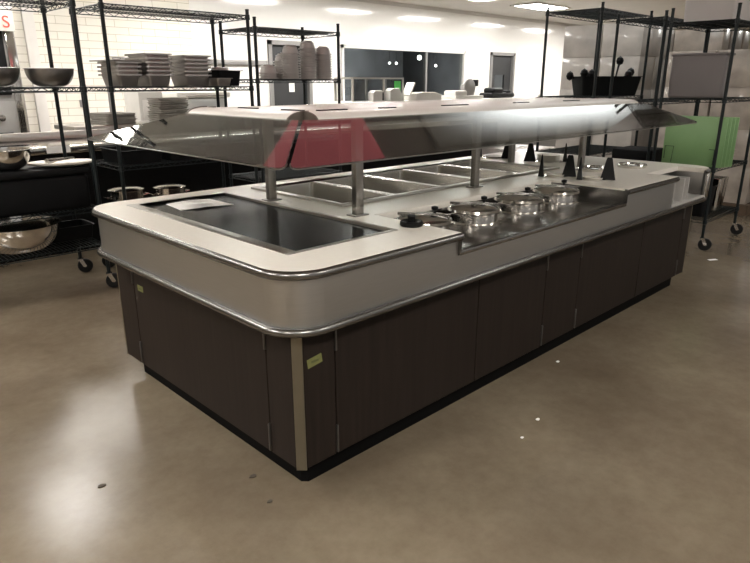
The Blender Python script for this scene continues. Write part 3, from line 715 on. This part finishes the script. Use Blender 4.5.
for s in (-1, 1): tg.tube([(.06, s*.004, .018), (-.06, s*.014, .016), (-.13, s*.016, .010)], [.008, .011, .015], 8)
tgo = tg.build('serving_tongs', M['chrome']); tgo.location = (.45, 3.12, .922); tgo.rotation_euler = (0, 0, .2); tag(tgo, 'steel tongs resting on the cream plate', 'tongs')
o_ = MB().pan(-.16, .16, -.13, .13, 0, .10).build('dark_pan', M['tub']); o_.location = (.47, 3.36, .340); tag(o_, 'shallow dark pan on the bottom shelf right of the large bowl', 'pan')

# --- stacked pans on the second unit
def pan_stack(x0, y0, wx, wy, depth, n, pitch, z, who, m='pan'):
    src = None
    for k in range(n):
        pos = ORD[n-1-k]
        lab = 'steel food pan, %s from the top of the %s' % (pos, who) if n-1-k else 'steel food pan on top of the %s' % who
        loc = (x0+wx/2+random.uniform(-.004, .004), y0+wy/2+random.uniform(-.004, .004), z+k*pitch)
        if src is None:
            src = thing('steam_table_pan', lab, 'food pan', loc, 'stacked food pans on the wire shelf')
            MB().pan(-wx/2, wx/2, -wy/2, wy/2, 0, depth, t=.003, taper=.016, rim=.020, cr=.02, lip=.011).build('pan_body', M[m], src)
        else: dup(src, loc, lab)
ZS = 1.411
pan_stack(1.085, 3.08, .215, .36, .085, 6, .029, ZS, 'left tall pan stack')
pan_stack(1.385, 3.08, .235, .30, .085, 6, .028, ZS, 'right tall pan stack')
pan_stack(.87, 3.10, .195, .34, .085, 4, .028, ZS, 'short pan stack by the shelf post')
# loose lids and ladle lying over the short stack
o_ = MB().box(-.11, .11, -.16, .16, 0, .008, .003).tube([(-.05, 0, .01), (-.05, 0, .03), (.05, 0, .03), (.05, 0, .01)], .005, 8).build('pan_lid', M['pan']); o_.location = (.93, 3.25, ZS+.172); o_.rotation_euler = (0, 0, .1)
tag(o_, 'flat steel pan lid with handle lying on the short pan stack', 'lid')
o_ = MB().pan(-.12, .12, -.16, .16, 0, .12, t=.004, rim=.02).build('black_pan', M['tub']); o_.location = (1.80, 3.26, ZS); tag(o_, 'black plastic food pan at the right end of the pan shelf', 'food pan')
o_ = MB().pan(-.075, .075, -.12, .12, 0, .06, t=.003).build('small_steel_pan', M['pan']); o_.location = (1.68, 3.12, ZS); tag(o_, 'small steel pan between the tall stack and the black pan', 'food pan')
mixing_bowl('small_bowl', 1.79, 3.26, ZS+.075, .07, .065, 'small pale bowl sitting inside the black pan', 'bowl')
# black tubs and steel pots on the lower shelves
tubs = ['black bus tub on the low shelf, left of three', 'black bus tub on the low shelf, middle of three', 'black bus tub on the low shelf, right of three']
tb = None
for k in range(3):
    loc = (.99+k*.365, 3.28, .866)
    if tb is None:
        tb = thing('bus_tub', tubs[0], 'tub', loc, 'black bus tubs on the low shelf')
        MB().pan(-.17, .17, -.23, .23, 0, .10, t=.005, rim=.018, cr=.03).build('tub_body', M['tub'], tb)
    else: dup(tb, loc, tubs[k])
def stock_pot(x, y, z, r, h, lab):
    t = thing('stock_pot', lab, 'pot', (x, y, z), 'steel pots on the low shelf')
    MB().lathe([(0, 0), (r, 0), (r, h), (r+.006, h+.004), (r-.003, h+.003), (r-.003, .004), (0, .004)], 32).build('pot_body', M['chrome'], t)
    MB().lathe([(r+.008, h+.004), (r+.008, h+.010), (r*.7, h+.022), (0, h+.026), (0, h+.02), (r*.7, h+.016), (r+.004, h+.005)], 32).build('lid', M['chrome'], t)
    for s in (-1, 1): MB().tube([(s*r, -.03, h*.75), (s*(r+.035), -.03, h*.78), (s*(r+.035), .03, h*.78), (s*r, .03, h*.75)], .005, 8).build('pot_handle', M['chrome'], t)
stock_pot(.885, 3.22, .476, .125, .185, 'lidded steel pot on the low shelf nearest the counter corner'); stock_pot(1.235, 3.22, .476, .12, .165, 'lidded steel pot on the low shelf to the right of another')

# --- grey bowls stacked upside down on the third unit
bs = None
def bowl_stack(x, y, n, who):
    global bs
    for k in range(n):
        pos = ORD[n-1-k]
        lab = 'grey ribbed bowl, %s from the top of %s' % (pos, who) if n-1-k else 'grey ribbed bowl on top of %s' % who
        loc = (x+random.uniform(-.003, .003), y+random.uniform(-.003, .003), 1.468+k*.021)
        if bs is None:
            bs = MB().lathe([(.080, 0), (.084, .002), (.084, .010), (.064, .011), (.062, .035), (.060, .058), (.042, .068), (.040, .074), (.034, .074), (.033, .068), (0, .068), (0, .064), (.055, .054), (.066, .034), (.069, .006), (.078, 0)], 40, ribs=0).build('melamine_bowl', M['bowl'])
            bs.location = loc; tag(bs, lab, 'bowl', 'grey bowls stacked upside down')
        else: dup(bs, loc, lab)
bowl_stack(2.24, 3.22, 3, 'the leftmost low bowl stack'); bowl_stack(2.37, 3.40, 3, 'the low bowl stack further back')
bowl_stack(2.56, 3.44, 8, 'the half-hidden stack behind the others')
bowl_stack(2.485, 3.22, 11, 'the tall bowl stack left of the tallest'); bowl_stack(2.69, 3.23, 13, 'the tallest bowl stack')
bowl_stack(2.865, 3.23, 11, 'the rightmost bowl stack')

# ------------------------------------------------------------------ kitchen line behind
t = thing('kitchen_counter', 'long low black-fronted counter with bright steel top behind the shelf units', 'counter', (-1.4, 4.25, 0))
MB().box(0, 8.6, 0.02, .7, 0, .86).build('counter_front', M['counterblack'], t)
MB().box(-.02, 8.62, -.02, .74, .862, .93, .008).build('counter_top', M['chrome'], t)
MB().box(-.02, 8.62, .70, .74, .93, 1.0, .008).build('backsplash', M['steel'], t)
MB().box(2.08, 2.27, -.0235, -.0210, .872, .930).build('paper_label', M['paper'], t)
# tray stacks on this counter
def tray_stack(x, y, z, w_, d_, n, pitch, who, rz=0.0, m='tray'):
    src = None
    for k in range(n):
        pos = ORD[n-1-k]
        lab = 'sheet tray, %s from the top of %s' % (pos, who) if n-1-k else 'flat sheet tray on top of %s' % who
        loc = (x+random.uniform(-.012, .012), y+random.uniform(-.012, .012), z+k*pitch)
        if src is None:
            src = MB().pan(-w_/2, w_/2, -d_/2, d_/2, 0, .018, t=.003, rim=.01, taper=.006, cr=.02).build('sheet_tray', M[m]); src.location = loc; src.rotation_euler = (0, 0, rz)
            tag(src, lab, 'tray', 'sheet trays on the counters')
        else: dup(src, loc, lab, rz+random.uniform(-.06, .06))
t = thing('work_table', 'steel work table carrying the tray stacks behind the black-fronted counter', 'table', (1.2, 5.02, 0))
MB().box(0, 2.3, 0, .56, .985, 1.03, .008).build('table_top', M['steel'], t)
MB().box(.05, 2.25, .05, .51, .30, .33).build('undershelf', M['steel'], t)
for x, y in ((.05, .05), (2.22, .05), (.05, .49), (2.22, .49)): MB().tube([(x, y, 0), (x, y, .985)], .02, 10).build('leg', M['steel'], t)
tray_stack(1.68, 5.24, 1.032, .34, .40, 6, .018, 'the low tray stack seen behind the guard glass', .1)
tray_stack(2.30, 5.22, 1.032, .36, .30, 11, .023, 'the tall tray stack behind the guard glass', .0)
# white machine and steel warmer beside the trays, on the same counter
t = thing('white_machine', 'white upright kitchen machine behind the tray stacks', 'machine', (2.42, 5.55, .0))
MB().box(-.20, .10, .22, .62, 0, 1.34, .015).build('machine_body', M['mach'], t)
MB().box(-.16, .06, .205, .219, .95, 1.25, .004).build('front_panel', M['white'], t)
t = thing('warmer_oven', 'steel countertop warmer with white lid beside the white machine', 'warmer', (3.0, 5.75, 0))
MB().box(-.28, .38, .02, .48, 0, 1.26, .01).build('warmer_body', M['steel'], t)
MB().box(-.32, .42, -.02, .5, 1.262, 1.33, .015).build('warmer_lid', M['white'], t)
MB().tube([(-.2, -.02, 1.285), (-.2, -.05, 1.285), (.3, -.05, 1.285), (.3, -.02, 1.285)], .008, 8).build('handle', M['chrome'], t)
# upright steel pipes
for x, y, lab in ((1.61, 5.75, 'upright steel pipe left of the shelf post, by the tiled wall'), (1.90, 5.75, 'upright steel pipe right of the shelf post, by the tiled wall')):
    t = thing('steel_pipe', lab, 'pipe', (x, y, 0), 'upright pipes behind the shelves')
    MB().lathe([(0, .002), (.032, .002), (.032, 1.42), (0, 1.42)], 16).build('pipe', M['machgrey'], t)
    MB().lathe([(.033, .0), (.075, .0), (.075, .012), (.033, .02)], 20).build('pipe_flange', M['chrome'], t)
# wall oven at the far left
t = thing('wall_oven', 'tall steel oven with dark window and control knob at the far left', 'oven', (.86, 7.3, 0))
MB().box(-.9, .62, .05, .66, 0, 2.1, .01).build('oven_body', M['machgrey'], t)
MB().box(-.85, .48, .02, .049, 1.3, 2.05, .008).build('oven_door', M['black'], t)
cpn = MB().box(-.85, .5, .03, .049, .6, 1.22, .006).build('control_panel', M['machgrey'], t)
MB().lathe([(0, .0), (.045, 0), (.038, .03), (0, .032)], 20, (.32, .03, 1.03), Matrix.Rotation(PI/2, 4, 'X')).build('knob', M['chrome'], cpn)
vt = MB()
for k in range(5): vt.box(.22, .42, .022, .032, .70+k*.035, .715+k*.035)
vt.build('vent_slats', M['black'], cpn)
MB().box(.50, .60, .0, .06, .5, 2.1, .01).build('door_handle_rail', M['chrome'], t)
t = thing('hanging_sign', 'white sign with red lettering cut off at the upper left edge', 'sign', (.80, 7.25, 2.02))
MB().box(-.9, .66, -.03, .0, 0, .35, .006).build('sign_board', M['mach'], t)
cu = bpy.data.curves.new('sign_text', 'FONT'); cu.body = 'S'; cu.size = .19; cu.extrude = .003; cu.align_x = 'CENTER'
tmp = bpy.data.objects.new('tmp_text', cu); COL.objects.link(tmp)
dg = bpy.context.evaluated_depsgraph_get(); me = bpy.data.meshes.new_from_object(tmp.evaluated_get(dg)); bpy.data.objects.remove(tmp)
me.materials.append(M['redp']); tx = bpy.data.objects.new('sign_letter', me); COL.objects.link(tx); tx.parent = t; tx.location = (.57, -.034, .04); tx.rotation_euler = (PI/2, 0, 0)
o_ = MB().box(-.035, .035, -.02, 0, -.05, .05, .006).build('wall_outlet', M['machgrey']); o_.location = (2.40, YB-.002, 1.16); tag(o_, 'grey outlet box on the tiled wall below the bowl shelf', 'outlet')
o_ = MB().box(-.035, .035, -.02, 0, -.06, .06, .006).build('wall_outlet', M['machgrey']); o_.location = (3.22, YB-.002, 1.12); tag(o_, 'grey outlet box on the wall left of the white machine', 'outlet')

# far preparation counter with machines under the window
t = thing('preparation_counter', 'long white-topped preparation counter below the dark window', 'counter', (5.4, 5.75, 0))
MB().box(0, 9.4, .02, .70, 0, 1.06).build('counter_body', M['machgrey'], t)
MB().box(-.02, 9.42, -.02, .72, 1.062, 1.15, .01).build('counter_top', M['white'], t)
ZC = 1.152
# glass display case
t = thing('display_case', 'small glass display case with grey frame and green label under the window', 'display case', (5.72, 5.95, ZC))
c = MB(); wq, dq, hq = 1.12, .4, .34
for x in (0, wq*.6, wq): 
    for y in (0, dq): c.box(x-.015, x+.015, y-.015, y+.015, 0, hq)
for y in (0, dq): c.box(-.015, wq+.015, y-.015, y+.015, hq, hq+.025)
for x in (0, wq): c.box(x-.015, x+.015, 0, dq, hq, hq+.025)
c.build('case_frame', M['steel'], t)
MB().box(.016, wq*.6-.016, -.003, .003, .0, hq).box(wq*.6+.016, wq-.016, -.003, .003, .0, hq).build('case_glass', M['winglass'], t)
MB().box(wq*.82, wq*.95, -.012, -.005, .10, .31).build('green_label', M['greenlab'], t)
def bx(nm, x, y, w_, d_, h, m, lab, cat, slope=0):
    t = thing(nm, lab, cat, (x, y, ZC))
    a = [(0, 0), (w_, 0), (w_, h*(1-slope)), (w_*.75, h), (w_*.2, h), (0, h*.8)]
    MB().prism(a, -d_, 0, .01, mtx=Matrix.Rotation(PI/2, 4, 'X')).build('housing', M[m], t)
    return t
t = bx('label_printer', 6.02, 5.80, .26, .13, .17, 'mach', 'boxy white printer inside the row of machines, left of the case post', 'printer', .2)
MB().box(.20, .225, -.005, -.001, .02, .14).build('paper_slot', M['black'], t)
t = bx('scale_body', 6.40, 5.80, .28, .13, .2, 'mach', 'rounded white machine below the green label', 'scale', .5)
t = bx('food_scale', 7.02, 5.80, .66, .3, .13, 'mach', 'wide white machine with tilted display right of the glass case', 'scale', .3)
MB().box(-.17, -.14, .02, .2, 0, .24, .004, rot=Matrix.Rotation(.55, 4, 'Y')).build('tilted_display', M['white'], t)
# meat slicer
t = thing('meat_slicer', 'grey food slicer with round blade below the window', 'slicer', (8.5, 5.95, ZC))
MB().box(-.42, .42, -.14, .3, 0, .06, .015).box(-.40, -.05, -.12, .16, .05, .15, .03).build('slicer_base', M['mach'], t)
MB().lathe([(0, 0), (.155, 0), (.165, .015), (.165, .035), (.14, .05), (0, .055)], 36, (.12, .0, .19), Matrix.Rotation(PI/2, 4, 'X')).build('blade_guard', M['machgrey'], t)
MB().box(.14, .36, .02, .22, .04, .26, .04).build('motor_housing', M['machgrey'], t)
MB().box(.30, .46, .02, .16, .22, .34, .015).build('handle_block', M['black'], t)
t = thing('black_mixer', 'black rounded machine beside the slicer in front of the dark door', 'machine', (9.65, 5.98, ZC))
MB().box(-.40, .38, -.12, .2, 0, .10, .04, 3).box(-.32, .02, -.1, .16, .08, .19, .045, 3).build('mixer_body', M['black'], t)
MB().box(.1, .26, -.1, .1, .08, .14, .02).build('mixer_head', M['black'], t)
o_ = MB().prism([(0, 0), (.3, 0), (.22, .09), (.04, .06)], -.2, 0, .008, mtx=Matrix.Rotation(PI/2, 4, 'X')).build('white_scoop_bin', M['white']); o_.location = (10.75, 5.8, ZC); tag(o_, 'low white bin on the far end of the preparation counter', 'bin')

# ------------------------------------------------------------------ right-hand units' contents
t = thing('utensil_tub', 'black tub full of black utensils on the tall right wire shelf', 'tub', (5.47, 1.75, 1.306))
rot = -.70
tbm = MB().pan(-.33, .33, -.19, .19, 0, .19, t=.005, rim=.022, taper=.03, cr=.03).build('tub_body', M['tub'], t); t.rotation_euler = (0, 0, rot)
for k, (ux, uy, ang, tilt, ln_) in enumerate(((-.20, .05, 2.9, .40, .34), (-.12, -.08, 3.1, .55, .34), (.10, .0, .3, .42, .38), (.16, .08, .1, .6, .36), (.12, .05, .9, 1.0, .52), (-.05, -.05, 2.0, .5, .36))):
    lab = ['black ladle leaning over the tub end nearest the wall', 'black spoon beside it leaning the same way', 'black spatula leaning right in the tub', 'black spoon at the right end of the tub', 'black tongs standing upright in the middle of the tub', 'black scoop lying low among the utensils'][k]
    m = MB(); dx, dy, dz = math.cos(ang)*math.cos(tilt), math.sin(ang)*math.cos(tilt), math.sin(tilt)
    a = Vector((ux, uy, .13)); e = a+Vector((dx, dy, dz))*ln_*.5
    m.tube([a, a.lerp(e, .6), e], [.010, .010, .014], 8); m.lathe([(0, -.05), (.030, -.03), (.040, 0), (.030, .03), (0, .05)], 12, e)
    m.bm.transform(Matrix.Rotation(rot, 4, 'Z'))
    u = m.build('serving_utensil', M['black']); u.location = (5.47, 1.75, 1.306); tag(u, lab, 'utensil', 'utensils in the black tub')
# grey tote
t = thing('grey_tote', 'large grey plastic bin on the middle shelf of the right wire unit', 'bin', (5.0, .63, 1.306))
MB().box(-.15, .03, -.225, .225, 0, .36, .025, 3).build('tote_body', M['greybin'], t)
MB().box(-.156, .036, -.231, .231, .345, .368, .01, 3).build('tote_rim', M['greybin'], t)
# green boards
labs = ['green plastic board at the front of the leaning green row', 'green plastic board second in the leaning row', 'green plastic board third in the leaning row', 'green plastic board at the back of the leaning row']
src = None
for k in range(4):
    loc = (4.88+.055*k, .60-.012*k, .728)
    if src is None:
        src = thing('green_board', labs[0], 'plastic board', loc, 'green boards on the right shelf')
        MB().box(-.006, .006, -.275, .235, 0, .42, .004).build('sheet', M['green'], src)
        MB().tube([(-.008, -.205, .02), (-.008, -.205, .15), (-.008, -.16, .15)], .0028, 5).build('slot_outline', M['wire'], src)
        MB().tube([(-.008, .215, .05), (-.008, .215, .16), (-.008, .14, .16), (-.008, .15, .02)], .0028, 5).build('slot_outline', M['wire'], src)
    else: dup(src, loc, labs[k])
    
# lower things on the right unit
t = thing('red_tray', 'red plastic tray on the low shelf of the right unit', 'tray', (5.02, .55, .277))
MB().pan(-.12, .16, -.14, .14, .0, .26, t=.004, rim=.012).build('tray_body', M['tub'], t)
o_ = MB().box(-.09, .09, -.09, .09, 0, .05, .012).build('red_lid', M['redp']); o_.location = (4.99, .50, .5); o_.rotation_euler = (.0, -.2, .3)
t['label'] = 'black bin with red lid on it, low on the right unit'; t['category'] = 'bin'; t.name = 'storage_bin'
o_.location = (5.03, .55, .545); tag(o_, 'red lid lying on the black bin low on the right unit', 'lid')
for k, (x, y, lab) in enumerate(((5.42, .52, 'steel box container low on the right unit, nearer the front'), (5.42, .74, 'steel box container low on the right unit, further back'))):
    o_ = MB().pan(-.12, .12, -.09, .09, 0, .30, t=.004, rim=.008).build('steel_container', M['chrome']); o_.location = (x, y, .277); tag(o_, lab, 'container', 'steel containers low on the right unit')
o_ = MB().box(-.2, .2, -.18, .18, 0, .17, .02).build('black_box', M['tub']); o_.location = (5.12, 1.16, .656); tag(o_, 'black box on the low shelf of the narrow unit', 'box')
o_ = MB().box(-.2, .28, -.22, .22, 0, .20, .02).build('black_box', M['tub']); o_.location = (5.10, 1.80, .308); tag(o_, 'black box at the bottom of the tall right unit', 'box')
for k in range(4):
    o_ = MB().pan(-.13, .13, -.2, .2, 0, .03, t=.003, rim=.01).build('low_tray', M['pan']); o_.location = (5.42, .62, .728+k*.026); tag(o_, 'steel tray, %s from the bottom, stacked behind the green boards' % ORD[k], 'tray', 'steel trays behind the green boards')
# clear tote on top of the right unit
t = thing('clear_tote', 'large pale clear plastic bin on the top of the right wire unit', 'bin', (5.24, .62, 1.926))
MB().pan(-.36, .36, -.22, .22, 0, .34, t=.004, rim=.012).build('tote_body', M['clear'], t)
MB().box(-.375, .375, -.235, .235, .342, .365, .008).build('tote_lid', M['white'], t)

# shrink-wrapped pallets beyond
def pallet(x, y, w_, d_, rows, lab, m, seedv, z_c=.42):
    random.seed(seedv)
    t = thing('wrapped_pallet', lab, 'pallet load', (x, y, 0), 'shrink-wrapped pallets at the right')
    p = MB()
    for yy in (0, d_/2-.05, d_-.1): p.box(0, w_, yy, yy+.1, 0, .09)
    for k in range(6): p.box(k*(w_-.1)/5, k*(w_-.1)/5+.1, 0, d_, .09, .12)
    p.build('pallet', M['palletwood'], t)
    z = .122
    for rr in range(rows):
        h = z_c*random.uniform(.85, 1.1); m_ = MB()
        n = random.choice((3, 4))
        for i in range(n):
            for j in range(2):
                jx, jy = random.uniform(0, .02), random.uniform(0, .02)
                m_.box(.02+i*(w_-.04)/n+jx, .02+(i+1)*(w_-.04)/n-.01, .02+j*(d_-.04)/2+jy, .02+(j+1)*(d_-.04)/2-.01, z, z+h-.001, .005)
        m_.build('carton_layer', M[m], t); z += h
pallet(6.75, 1.95, .95, 1.1, 5, 'pale shrink-wrapped pallet load behind the black utensil tub', 'wrap2', 3)
pallet(6.75, .55, .95, 1.15, 4, 'brown shrink-wrapped pallet load behind the grey tote', 'wrap', 5)
pallet(8.1, 1.5, 1.1, 1.3, 5, 'tall shrink-wrapped pallet load in the second row', 'wrap', 8)
pallet(7.0, -.75, 1.0, 1.1, 5, 'shrink-wrapped pallet load at the right edge', 'wrap', 9)
pallet(6.6, 3.35, .9, .9, 1, 'low shrink-wrapped pallet load seen under the guard', 'wrap2', 11)

# scraps on the floor
o_ = MB().box(-.04, .04, -.016, .016, .0005, .002).build('paper_scrap', M['paper']); o_.location = (4.55, .17, 0); o_.rotation_euler = (0, 0, -.55); tag(o_, 'small white paper scrap on the floor near the right wheels', 'paper scrap')

CHIPS = ((1.787, .036, .012, 'paper', 'tiny white chip on the floor right at the foot of the cabinet front'), (1.179, -.216, .012, 'paper', 'tiny white chip on the open floor in front of the cabinet doors'), (.999, -.25, .009, 'paper', 'smallest white chip on the floor, just nearer than the one in front of the doors'),
         (.03, .318, .016, 'crumb', 'dark crumb on the floor by the end door of the cabinet'), (-.012, .148, .012, 'crumb', 'dark crumb on the floor beside the front corner of the cabinet'), (-.405, .664, .016, 'crumb', 'dark smudge of debris on the bright patch of floor'))
for x, y, r, m_, lab in CHIPS:
    o_ = MB().prism([(r*math.cos(k*1.05+.3*math.sin(5*k+x*9)), r*.7*math.sin(k*1.05)) for k in range(6)], .0004, .004, .001).build('floor_chip', M[m_]); o_.location = (x, y, 0); tag(o_, lab, 'floor debris')

# ------------------------------------------------------------------ world, camera
wd = bpy.data.worlds.new('World'); SC.world = wd; wd.use_nodes = True
bg = wd.node_tree.nodes['Background']; bg.inputs[0].default_value = (1, .97, .92, 1); bg.inputs[1].default_value = .45
cam = bpy.data.cameras.new('Camera'); co = bpy.data.objects.new('Camera', cam); COL.objects.link(co); SC.camera = co
cam.sensor_width = 36; cam.lens = 623.992*36/750; cam.clip_start = .05; cam.clip_end = 100
yaw, pit, rol = .796, .308, -.001
fw = Vector((math.cos(yaw)*math.cos(pit), math.sin(yaw)*math.cos(pit), -math.sin(pit)))
rt = Vector((math.sin(yaw), -math.cos(yaw), 0)); up = rt.cross(fw)
c, s = math.cos(rol), math.sin(rol); r2 = rt*c+up*s; u2 = up*c-rt*s
co.matrix_world = Matrix(((r2.x, u2.x, -fw.x, -1.067), (r2.y, u2.y, -fw.y, -1.471), (r2.z, u2.z, -fw.z, 1.433), (0, 0, 0, 1)))
SC.view_settings.view_transform = 'Standard'; SC.view_settings.look = 'None'; SC.view_settings.gamma = 1; SC.view_settings.use_curve_mapping = False
SC.view_settings.exposure = 0.22
SC.cycles.max_bounces = 8; SC.cycles.transparent_max_bounces = 24
SC.cycles.sample_clamp_indirect = 6
